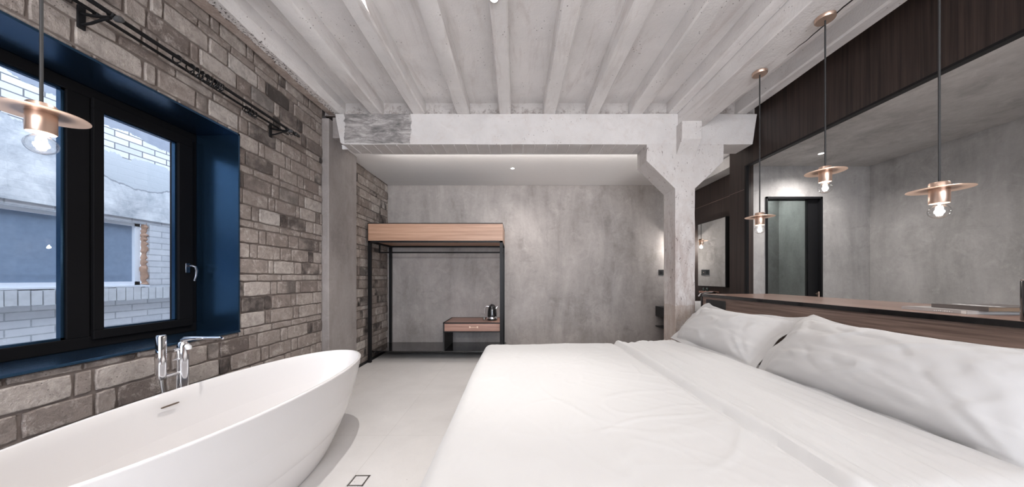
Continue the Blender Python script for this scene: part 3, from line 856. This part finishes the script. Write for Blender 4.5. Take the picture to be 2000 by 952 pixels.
def pillow(name, cy, w, h, lean, bx, bz, seed, label, sag=0.0, th=.17, yaw=0, roll=0):
    """oxford pillow: stuffed body with a thin wavy flange all round"""
    fl = .062
    NU, NV = 84, 56
    hw, hh = w / 2, h / 2
    def prof(u, v):
        a = min(1, abs(u) / (hw - fl)); b = min(1, abs(v) / (hh - fl))
        return max(0, (1 - a ** 2.4)) ** .50 * max(0, (1 - b ** 2.2)) ** .52
    vs = []; idx = {}
    for side in (1, -1):
        for i in range(NU + 1):
            for j in range(NV + 1):
                # denser near the flange
                u = (i / NU * 2 - 1); v = (j / NV * 2 - 1)
                u = math.copysign(abs(u) ** .85, u) * hw; v = math.copysign(abs(v) ** .85, v) * hh
                T = prof(u, v)
                cu, cv = u / hw, v / hh
                # pinch sides inward like a stuffed case, corners stay out
                pu = u * (1 - .012 * (1 - cv * cv)); pv = v * (1 - (.33 if v > 0 else .05) * (1 - abs(cu) ** 2.6) * min(1, abs(v) / hh))
                zz = side * (T * th * .5 * (1.0 if side > 0 else .75) + .0015)
                inn = max(0, 1 - T * 1.4)
                # pull creases out of the corners
                for (su, sv) in ((1, 1), (1, -1), (-1, 1), (-1, -1)):
                    du = hw * su - u; dv = hh * sv - v; R = math.hypot(du, dv); A = math.atan2(dv * sv, du * su)
                    zz += side * T * (.015 * math.sin(A * 17 + 3 * noise.noise(Vector((A * 2, R * 3, seed + su))) + su * 2 + sv) * math.exp(-(R / .24) ** 2) * sm(.05, .13, R))
                zz -= side * .0030 * math.exp(-((min(hw - abs(u), hh - abs(v)) - fl) / .006) ** 2)
                q = noise.noise(Vector((u * 1.2 + seed, v * 3.5, seed)))
                zz += side * T * (.006 * noise.noise(Vector((u * 4 + seed, v * 20 + q * 4, seed * 3))) + .008 * fbm(u * 2.5, v * 2.5, seed + 20, 3) + .011 * max(0, ridge(u * 2.4 + v * 1.5, v * 8 - u * 2, seed) - .70) / .30 - .007 * max(0, ridge(u * 3.5 - v * 2, v * 11 + u * 3, seed + 7) - .78) / .22)
                # wavy flange
                fla = 1 - min(1, T * 6)
                zz += fla * (.018 * noise.noise(Vector((u * 6 + seed, v * 6, 4 + seed))) + .006 * math.sin(u * 22 + seed) + .006 * math.sin(v * 26 + seed))
                zz += -.05 * abs(cu) ** 4 * abs(cv) ** 4 + sag * abs(cu) ** 2 * 0
                idx[(side, i, j)] = len(vs)
                vs.append([pu, pv, zz])
    fs = []
    for side in (1, -1):
        for i in range(NU):
            for j in range(NV):
                q = (idx[side, i, j], idx[side, i + 1, j], idx[side, i + 1, j + 1], idx[side, i, j + 1])
                fs.append(q if side > 0 else q[::-1])
    bd = [(i, 0) for i in range(NU)] + [(NU, j) for j in range(NV)] + [(i, NV) for i in range(NU, 0, -1)] + [(0, j) for j in range(NV, 0, -1)]
    for a, b in zip(bd, bd[1:] + bd[:1]):
        fs.append((idx[(1,) + a], idx[(-1,) + a], idx[(-1,) + b], idx[(1,) + b]))
    # local frame: u -> -Y (right in the photo = nearer), v -> up the lean, n -> towards foot and up
    L = math.radians(lean)
    up = Vector((math.cos(L), 0, math.sin(L))); n = Vector((-math.sin(L), 0, math.cos(L))); uu = Vector((0, -1, 0))
    R = Matrix.Rotation(roll, 3, n) ; Yw = Matrix.Rotation(yaw, 3, 'Z')
    W = []
    for (u, v, z) in vs:
        p = uu * u + up * (v) + n * z
        p = R @ p; p = Yw @ p
        # droop of the lower half onto the mattress
        W.append(p)
    o_ = Vector((bx, cy, bz)) + up * hh
    W = [(p + o_) for p in W]
    # settle: nothing goes through headboard or mattress
    out = []
    for p in W:
        x, y, z = p
        if x > 1.893: x = 1.893 - .0
        if z < .612: z = .612 + (.612 - z) * .05
        out.append((x, y, z))
    mb = MB(); mb.quadlist(out, fs, 0, True)
    o = mb.build(name, M['fabric2'])
    o.data.set_sharp_from_angle(angle=math.radians(80))
    return tag(o, label, 'pillow')
pillow('pillow', 2.43, 1.03, .555, 46, 1.49, .580, 1.3, 'white flanged pillow at the far side, next to the column', th=.24)
pillow('pillow', 1.36, 1.06, .56, 48, 1.46, .59, 4.1, 'large white flanged pillow at the near right, below the magazines', th=.27)

# ------------------------------------------------------------------ headboard unit
HB0, HBY = 1.905, 3.09; HC = 1.035
hb = thing('headboard_cabinet', (2.26, .9, 0), 'long brown veneer headboard unit with black-edged top behind the pillows', 'headboard')
MB().box(HB0 + .012, XW - .004, -1.5, HBY - .012, 0, HC - .026).build('front_panel', M['oak'], hb)
e = MB(); e.box(HB0, HB0 + .014, -1.5, HBY, HC - .026, HC - .0005); e.box(HB0, XW - .004, HBY - .012, HBY, HC - .026, HC - .0005); e.box(HB0, HB0 + .016, HBY - .014, HBY, 0, HC - .02)
e.build('edge_trim', M['blackgloss'], hb)
MB().box(HB0 + .014, XW - .003, -1.5, HBY - .012, HC - .026, HC).build('countertop', M['oak_top'], hb)
sp = MB().box(HB0 + .004, HB0 + .013, 2.74, 3.01, .905, .985).build('socket_plate', M['blackmatte'], hb, bevel=.002)

def magazine(name, cx, cy, z0, w, d, h, rot, cover, pages, label):
    t = thing(name, (cx, cy, z0), label, 'magazine'); t.rotation_euler = (0, 0, rot)
    a = MB(); a.box(-d / 2, d / 2, -w / 2, w / 2, 0, .0012); a.box(-d / 2, d / 2, -w / 2, w / 2, h - .0012, h); a.box(-d / 2, -d / 2 + .0015, -w / 2, w / 2, 0, h)
    o = a.build('cover', cover); o.parent = t
    p = MB().box(-d / 2 + .0016, d / 2 - .003, -w / 2 + .002, w / 2 - .002, .0012, h - .0012).build('pages', pages); p.parent = t
    return t
zt = HC
mg = magazine('magazine', 2.18, 1.462, zt, .235, .29, .016, math.radians(-2), M['magpale'], M['paper'], 'pale grey magazine lying flat on the headboard top, under the darker one')
a = MB(); a.box(-.1457, -.1452, -.1165, -.100, .001, .015); o = a.build('spine_label', M['paleink']); o.parent = mg
a = MB(); y = -.072     # tiny illegible spine lettering
for i in range(9):
    a.box(-.1459, -.1452, y, y + random.uniform(.003, .005), .0045, .0045 + random.uniform(.003, .0055)); y += .0075
o = a.build('spine_lettering', M['paleink']); o.parent = mg
mg2 = magazine('magazine', 2.235, 1.40, zt + .016, .20, .29, .019, math.radians(-7), M['magdark'], M['magbrown'], 'dark grey-brown magazine on top of the paler one')
a = MB(); y = -.085
for i in range(16):
    a.box(-.09 + random.uniform(-.004, .01), -.055 + random.uniform(-.01, .01), y, y + random.uniform(.004, .009), .0188, .0194); y += .0105
o = a.build('cover_lettering', M['paleink']); o.parent = mg2

t = thing('speaker', (1.965, 1.125, HC), 'black cylindrical speaker with silver rim on the headboard top, right edge', 'speaker')
MB().lathe([(.036, 0), (.0375, .003), (.0375, .150), (.036, .155)], (1.965, 1.125, HC), 36).build('body', M['blackgloss'], t)
MB().lathe([(.0355, .154), (.037, .156), (.037, .160), (.032, .161), (.001, .160)], (1.965, 1.125, HC), 36).build('rim', M['chrome'], t)

# ------------------------------------------------------------------ pendants
def make_pendant(loc, length, label, group=None, power=5.0):
    """loc = ceiling point; length = drop to the disc"""
    t = thing('pendant_lamp', loc, label, 'pendant lamp', group)
    def P(mb, name, m):
        o = mb.build(name, m); o.parent = t; return o
    P(MB().lathe([(.001, 0), (.050, 0), (.050, -.018), (.047, -.022), (.001, -.022)], seg=40), 'canopy', M['copper'])
    P(MB().tube([(0, 0, -.02), (0, 0, -length + .03)], .0042, 10), 'cord', M['blackmatte'])
    z = -length
    P(MB().lathe([(.0315, z + .002), (.060, z + .003), (.092, z + .0005), (.097, z - .001), (.097, z - .0028), (.090, z - .0022), (.060, z + .0005), (.0315, z - .001)], seg=64, cap=False), 'disc_shade', M['copper'])
    s_ = P(MB().lathe([(.001, z + .031), (.028, z + .031), (.031, z + .027), (.031, z - .062), (.029, z - .065), (.024, z - .062), (.001, z - .060)], seg=36, cap=False), 'socket', M['copper'])
    rb = .0345; zc = z - .103
    prof = [(.0165, z - .060), (.0175, z - .070)]
    for i in range(14):
        a = math.radians(62 - i * (152 / 13)); prof.append((max(.0005, rb * math.cos(a)), zc + rb * .92 * math.sin(a)))
    b = P(MB().lathe(prof, seg=36, cap=False), 'bulb', M['bulbglass'])
    f = MB()
    for k in range(6):
        a = 2 * PI * k / 6; x, y = .009 * math.cos(a), .009 * math.sin(a); x2, y2 = .006 * math.cos(a), .006 * math.sin(a)
        f.tube([(x2, y2, z - .078), (x, y, z - .085), (x, y, z - .112), (x2, y2, z - .120)], .0020, 6)
    f.tube([(0, 0, z - .062), (0, 0, z - .085)], .003, 6)
    fo = f.build('filament', M['filament']); fo.parent = b
    L = bpy.data.lights.new('bulb_light', 'POINT'); L.energy = power; L.color = (1, .95, .90); L.shadow_soft_size = .018
    lo = bpy.data.objects.new('bulb_light', L); C.objects.link(lo); lo.parent = t; lo.location = (0, 0, zc)
    return t
XP = 1.94; ZC = 2.838
make_pendant((XP, 2.385, ZC), ZC - (CAMZ + .486), 'copper disc pendant farthest away, hanging nearest the column', power=4)
make_pendant((XP, 1.88, ZC), ZC - (CAMZ + .666), 'copper disc pendant hanging highest, middle of the three over the headboard', power=4)
make_pendant((XP, 1.373, ZC), ZC - (CAMZ + .406), 'copper disc pendant nearest the viewer over the headboard, above the magazines', power=4)
make_pendant((-1.569, .99, Z1), Z1 - (CAMZ + .543), 'pale copper disc pendant hanging in front of the window over the tub', power=5)
make_pendant((2.61, 4.80, 2.74), 2.74 - (CAMZ + .593), 'copper disc pendant behind the column, reflected in the vanity mirror', power=20)

# ------------------------------------------------------------------ downlights
def downlight(x, y, z, label, power, r=.033, angle=95, blend=.9, vis=True, size=.03, aim=None, col=(1, .965, .935), ring=None):
    t = thing('downlight', (x, y, z), label, 'downlight')
    a = MB().lathe([(r * .78, -.0005), (r * .82, -.004), (r, -.004), (r * 1.03, .0), (r * 1.03, .006)], seg=36, cap=False).build('trim_ring', ring or M['plaster']); a.parent = t
    b = MB().lathe([(.0005, -.001), (r * .80, -.001)], seg=36, cap=False).build('lens', M['led']); b.parent = t
    L = bpy.data.lights.new('spot', 'SPOT'); L.energy = power; L.spot_size = math.radians(angle); L.spot_blend = blend
    L.shadow_soft_size = size; L.color = col
    o = bpy.data.objects.new('spot', L); C.objects.link(o); o.parent = t; o.location = (0, 0, -.012)
    if aim: 
        d = Vector(aim) - Vector((x, y, z)); o.rotation_euler = d.to_track_quat('-Z', 'Y').to_euler()
    return t
downlight(-.05, 4.21, 2.7395, 'small lit downlight in the smooth white ceiling before the back wall', 90, .030, 150, 1.0)
downlight(3.38, 3.32, 2.5795, 'small lit downlight in the concrete bathroom ceiling', 110, .030, 150, 1.0)
downlight(-.14, 1.897, Z1 - .006, 'small round downlight ring cut by the top edge, under the middle joist', 85, .031, 42, 1.0, ring=M['steel'], aim=(.13, 1.85, 0))
downlight(-.90, 1.86, ZS - .001, 'downlight between joists above the tub end', 150, .033, 120, .8, size=.012)
downlight(1.07, 1.70, ZS - .001, 'added fill downlight between joists above the bed middle', 14, .033, 130, 1.0)  # this and the downlights below are added to brighten the room
downlight(-1.3, .2, ZS - .001, 'added fill downlight between joists behind the near tub end', 25, .033, 150, 1.0)
downlight(.10, .3, ZS - .001, 'added fill downlight between joists near the viewer', 20, .033, 150, 1.0)
downlight(.10, -.9, ZS - .001, 'added fill downlight between joists behind the viewer', 40, .033, 150, 1.0)
downlight(3.5, 1.2, 2.5795, 'added fill downlight in the near part of the bathroom ceiling', 110, .033, 150, 1.0)
for (x, y, z, e, sx, sy, c) in ((3.6, 4.83, 2.55, 10, 1.1, .05, (.9, 1, .97)),):
    L = bpy.data.lights.new('strip', 'AREA'); L.shape = 'RECTANGLE'; L.size = sx; L.size_y = sy; L.energy = e; L.color = c
    o = bpy.data.objects.new('strip_lamp', L); C.objects.link(o); o.location = (x, y, z)
    o.parent = bpy.data.objects['ceiling_light']; o.location = (x - 3.9, y - 4.85, z - 2.56)

def added_strip_light(name, x0, x1, y, z, rx, power, label, w=.04, col=(1, .955, .92)):  # strip fixtures added to lift the ceilings and back wall
    t = thing(name, ((x0 + x1) / 2, y, z), label, 'light'); L_ = x1 - x0
    h = MB().box(-L_ / 2, L_ / 2, -w / 2, w / 2, -.0, .022).build('housing', M['plaster']); h.parent = t; h.rotation_euler = (rx, 0, 0)
    h = MB().box(-L_ / 2 + .01, L_ / 2 - .01, -w / 2 + .006, w / 2 - .006, -.003, .001).build('diffuser', M['led2']); h.parent = t; h.rotation_euler = (rx, 0, 0)
    L = bpy.data.lights.new('strip', 'AREA'); L.shape = 'RECTANGLE'; L.size = L_ - .02; L.size_y = w - .01; L.energy = power; L.color = col
    o = bpy.data.objects.new('strip', L); C.objects.link(o); o.parent = t; o.rotation_euler = (rx, 0, 0)
    o.location = Matrix.Rotation(rx, 3, 'X') @ Vector((0, 0, -.006))
    return t
added_strip_light('added_strip_light', -1.7, 2.4, BY1 + .024, 2.668, math.radians(180 - 84), 14, 'slim added light strip on the back face of the cross beam, washing the smooth white ceiling')  # added strip, brightens the back ceiling
ul = added_strip_light('added_strip_light', -1.6, 2.2, -1.6, 2.35, math.radians(180 - 40), 125, 'slim added uplight strip behind the viewer washing the joists')  # added out of view to brighten the joists
for x in (-1.4, .3, 2.0):
    MB().tube([(x, -1.6, 2.35), (x, -1.6, ZS - .001)], .003, 8).build('suspension_rod', M['steel'], ul)


# ------------------------------------------------------------------ wardrobe frame
wf = thing('open_wardrobe', (-1.14, 4.57, 0), 'open black steel wardrobe frame with orange-tan top box at the back wall', 'wardrobe')
q = .040; fx0, fx1 = -2.10, -.19; fy0, fy1 = 4.22, 4.96
for (x, y, nm) in ((-2.09, fy0, 'post'), (-.19 - q, fy0, 'post'), (-2.09, fy1 - q, 'post'), (-.19 - q, fy1 - q, 'post')):
    MB().box(x, x + q, y, y + q, .0, 1.712).build(nm, M['black'], wf)
MB().box(-2.12, -2.094, 3.83, fy1, 0, .026).build('floor_rail', M['black'], wf)
r_ = MB()
for (a, b, c, d) in ((-2.09, -.19, fy0, fy0 + q), (-2.09, -.19, fy1 - q, fy1), (-2.09, -2.09 + q, fy0, fy1), (-.19 - q, -.19, fy0, fy1)): r_.box(a, b, c, d, 1.700, 1.722)
r_.build('top_frame', M['black'], wf)
MB().box(-2.09, -.19, fy0 + .002, fy1, 1.724, 1.962).build('top_box', M['lightwood'], wf)
e = MB()
e.box(-2.092, -.188, fy0 - .001, fy1, 1.962, 1.974); e.box(-2.093, -2.086, fy0 - .001, fy0 + .01, 1.722, 1.97)
e.build('box_edging', M['black'], wf)
MB().tube([(-2.085, 4.57, 1.585), (-.19, 4.57, 1.585)], .011, 12).build('hanging_rail', M['black'], wf)
hk = MB(); hk.box(-2.09, -2.072, 4.56, 4.58, 1.575, 1.71); hk.build('rail_hanger', M['black'], wf)
ls = thing('luggage_shelf', (-1.1, 4.68, 0), 'low black floating shelf along the floor under the wardrobe frame', 'shelf')
MB().box(-2.128, -.165, 4.375, YB - .002, .112, .13).build('shelf_board', M['blackgloss'], ls)
MB().box(-2.128, -.165, YB - .06, YB - .002, 0.0, .112).build('shelf_support', M['blackmatte'], ls)

dk = thing('desk', (-.62, 4.68, .13), 'small reddish wood desk with one drawer at the right of the wardrobe frame', 'desk')
dx0, dx1, dy0, dy1 = -1.067, -.222, 4.37, 4.975
d_ = MB(); d_.box(dx0, dx0 + .018, dy0, dy1, .13, .543)
d_.build('side_panel', M['blackmatte'], dk)
e = MB(); e.box(dx0, dx1, dy0, dy0 + .012, .530, .545); e.box(dx0, dx1, dy0, dy0 + .012, .404, .416); e.box(dx0, dx1, dy1 - .012, dy1, .530, .545); e.box(dx0, dx0 + .012, dy0, dy1, .530, .545); e.box(dx1 - .006, dx1, dy0, dy0 + .02, .404, .545)
e.build('black_edging', M['black'], dk)
MB().box(dx0 + .012, dx1 - .006, dy0 + .012, dy1 - .012, .520, .541).build('desk_top', M['deskwood'], dk)
MB().box(dx0 + .018, dx1 - .006, dy0 + .03, dy1 - .012, .408, .520).build('desk_body', M['blackmatte'], dk)
dw = MB().box(dx0 + .021, dx1 - .010, dy0 + .002, dy0 + .03, .419, .528).build('drawer', M['deskwood'], dk)
h = MB(); hx = -.62
h.tube([(hx - .055, dy0 + .002, .478), (hx - .055, dy0 - .012, .478), (hx + .055, dy0 - .012, .478), (hx + .055, dy0 + .002, .478)], .004, 8)
h.box(hx - .065, hx - .045, dy0 - .001, dy0 + .003, .465, .491); h.box(hx + .045, hx + .065, dy0 - .001, dy0 + .003, .465, .491)
sub(h.build('drawer_handle', M['copper']), dw)

kx, ky, kz = -.372, 4.66, .545
kt = thing('kettle', (kx, ky, kz), 'rounded black electric kettle with chrome base on the small desk', 'kettle')
MB().lathe([(.074, 0), (.078, .004), (.078, .014), (.070, .018)], (kx, ky, kz), 36).build('power_base', M['blackgloss'], kt)
MB().lathe([(.072, .018), (.076, .022), (.075, .050), (.074, .052)], (kx, ky, kz), 36).build('chrome_band', M['chrome'], kt)
MB().lathe([(.074, .052), (.073, .09), (.068, .14), (.060, .185), (.050, .212), (.036, .232), (.018, .243), (.001, .246)], (kx, ky, kz), 40).build('body', M['blackgloss'], kt)
MB().lathe([(.001, .244), (.010, .246), (.012, .252), (.007, .258), (.001, .259)], (kx, ky, kz), 20).build('lid_knob', M['chrome'], kt)
MB().tube([(kx - .045, ky, kz + .205), (kx - .075, ky, kz + .213), (kx - .10, ky, kz + .205), (kx - .115, ky, kz + .175), (kx - .118, ky, kz + .13), (kx - .116, ky, kz + .10)], [.007, .008, .009, .009, .008, .006], 12).build('handle', M['chrome'], kt)
MB().tube([(kx + .055, ky, kz + .175), (kx + .072, ky, kz + .195), (kx + .088, ky, kz + .212)], [.018, .014, .009], 12).build('spout', M['chrome'], kt)
cb_ = thing('ceramic_cup', (-.50, 4.70, .543), 'tiny grey cup beside the kettle on the small desk', 'cup')
MB().lathe([(.018, 0), (.024, .004), (.026, .03), (.024, .03), (.022, .006), (.001, .005)], (-.50, 4.70, .543), 24, cap=False).build('body', M['steel'], cb_)

# ------------------------------------------------------------------ vanity corner
v = thing('vanity_unit', (2.58, 4.4, .4), 'black wall-hung vanity with open lower shelf, half hidden by the column', 'vanity')
MB().box(2.315, 2.838, 3.86, YB - .002, .57, .732).build('cabinet', M['blackmatte'], v, bevel=.003)
MB().box(2.315, 2.838, 3.86, YB - .002, .395, .410).build('lower_shelf', M['blackmatte'], v)
MB().box(2.80, 2.838, 3.86, YB - .002, .40, .58).build('back_rail', M['blackmatte'], v)
b = thing('wash_basin', (2.58, 4.15, .732), 'white ceramic basin on the black vanity, glimpsed beside the column', 'basin')
o_ = MB()
seg = 48; rr = [(.17, .13, .0), (.20, .16, .01), (.235, .185, .12), (.235, .185, .128), (.225, .175, .128), (.19, .14, .03), (.08, .06, .022), (.01, .01, .02)]
vs = []; fs = []
for (a, bb, z) in rr:
    for k in range(seg): x, y = superell(a, bb, 4, k, seg); vs.append((2.58 + x * 1.0, 4.15 + y, .732 + z))
for i in range(len(rr) - 1):
    for k in range(seg): fs.append((i * seg + k, i * seg + (k + 1) % seg, (i + 1) * seg + (k + 1) % seg, (i + 1) * seg + k))
fs.append(tuple(range(seg))[::-1]); fs.append(tuple((len(rr) - 1) * seg + k for k in range(seg)))
o_.quadlist(vs, fs, 0, True); o_.build('bowl', M['ceramic'], b)
tp = thing('basin_tap', (2.79, 4.15, .732), 'slim curved chrome tap arching over the basin beside the column', 'faucet')
MB().tube([(2.80, 4.15, .732), (2.80, 4.15, .95), (2.785, 4.15, .985), (2.74, 4.15, 1.0), (2.62, 4.15, .992), (2.555, 4.15, .975), (2.53, 4.15, .945)], .010, 12).build('spout', M['chrome'], tp)
MB().tube([(2.80, 4.15, .80), (2.80, 4.09, .805)], .007, 10).build('lever', M['chrome'], tp)
mr = thing('mirror_cabinet', (2.815, 4.3, 1.075), 'framed mirror on the dark veneer wall right of the column', 'mirror')
MB().box(2.792, 2.838, 3.985, 4.60, 1.070, 2.020).build('frame', M['blackmatte'], mr)
MB().box(2.788, 2.793, 3.995, 4.59, 1.080, 2.010).build('mirror_glass', M['mirror'], mr)
le = thing('ledge_shelf', (2.75, 4.2, 1.0), 'small reddish wooden ledge on the veneer wall just below the mirror', 'shelf')
MB().box(2.66, 2.838, 4.19, 4.36, .985, 1.010).build('board', M['deskwood'], le)
for i, y in enumerate((4.23, 4.31)):
    bt = thing('toiletry_bottle', (2.70, y, 1.01), ['small dark bottle on the wooden ledge, the nearer one', 'small dark bottle on the wooden ledge, the farther one'][i], 'bottle')
    MB().lathe([(.015, 0), (.016, .003), (.016, .038), (.007, .044), (.007, .052), (.001, .053)], (2.70, y, 1.01), 20).build('body', plain('dark_green_bottle', (.03, .045, .04), .25), bt)
sw = thing('wall_switch', (2.43, YB, 1.29), 'black double switch plate on the concrete wall left of the column', 'switch')
MB().box(2.365, 2.495, YB - .010, YB - .0005, 1.245, 1.335).build('plate', M['blackmatte'], sw, bevel=.002)
MB().box(2.385, 2.425, YB - .013, YB - .009, 1.265, 1.315).build('rocker', M['black'], sw)
MB().lathe([(.001, 0), (.004, 0), (.004, .004), (.001, .004)], (2.465, YB - .0135, 1.29), 12, axis=1).build('indicator', M['copper'], sw)

# ------------------------------------------------------------------ daylight and view settings
wd = bpy.data.worlds.new('sky'); sc.world = wd; wd.use_nodes = True
bg = wd.node_tree.nodes['Background']; bg.inputs['Color'].default_value = (.72, .83, 1.0, 1); bg.inputs['Strength'].default_value = 6.0
sc.view_settings.view_transform = 'Standard'; sc.view_settings.look = 'None'
sc.view_settings.exposure = -0.06; sc.view_settings.gamma = 1; sc.view_settings.use_curve_mapping = False
sc.cycles.use_denoising = True
sc.cycles.max_bounces = 10; sc.cycles.diffuse_bounces = 5; sc.cycles.transparent_max_bounces = 12
sc.cycles.caustics_reflective = False; sc.cycles.caustics_refractive = False
sc.cycles.sample_clamp_indirect = 6
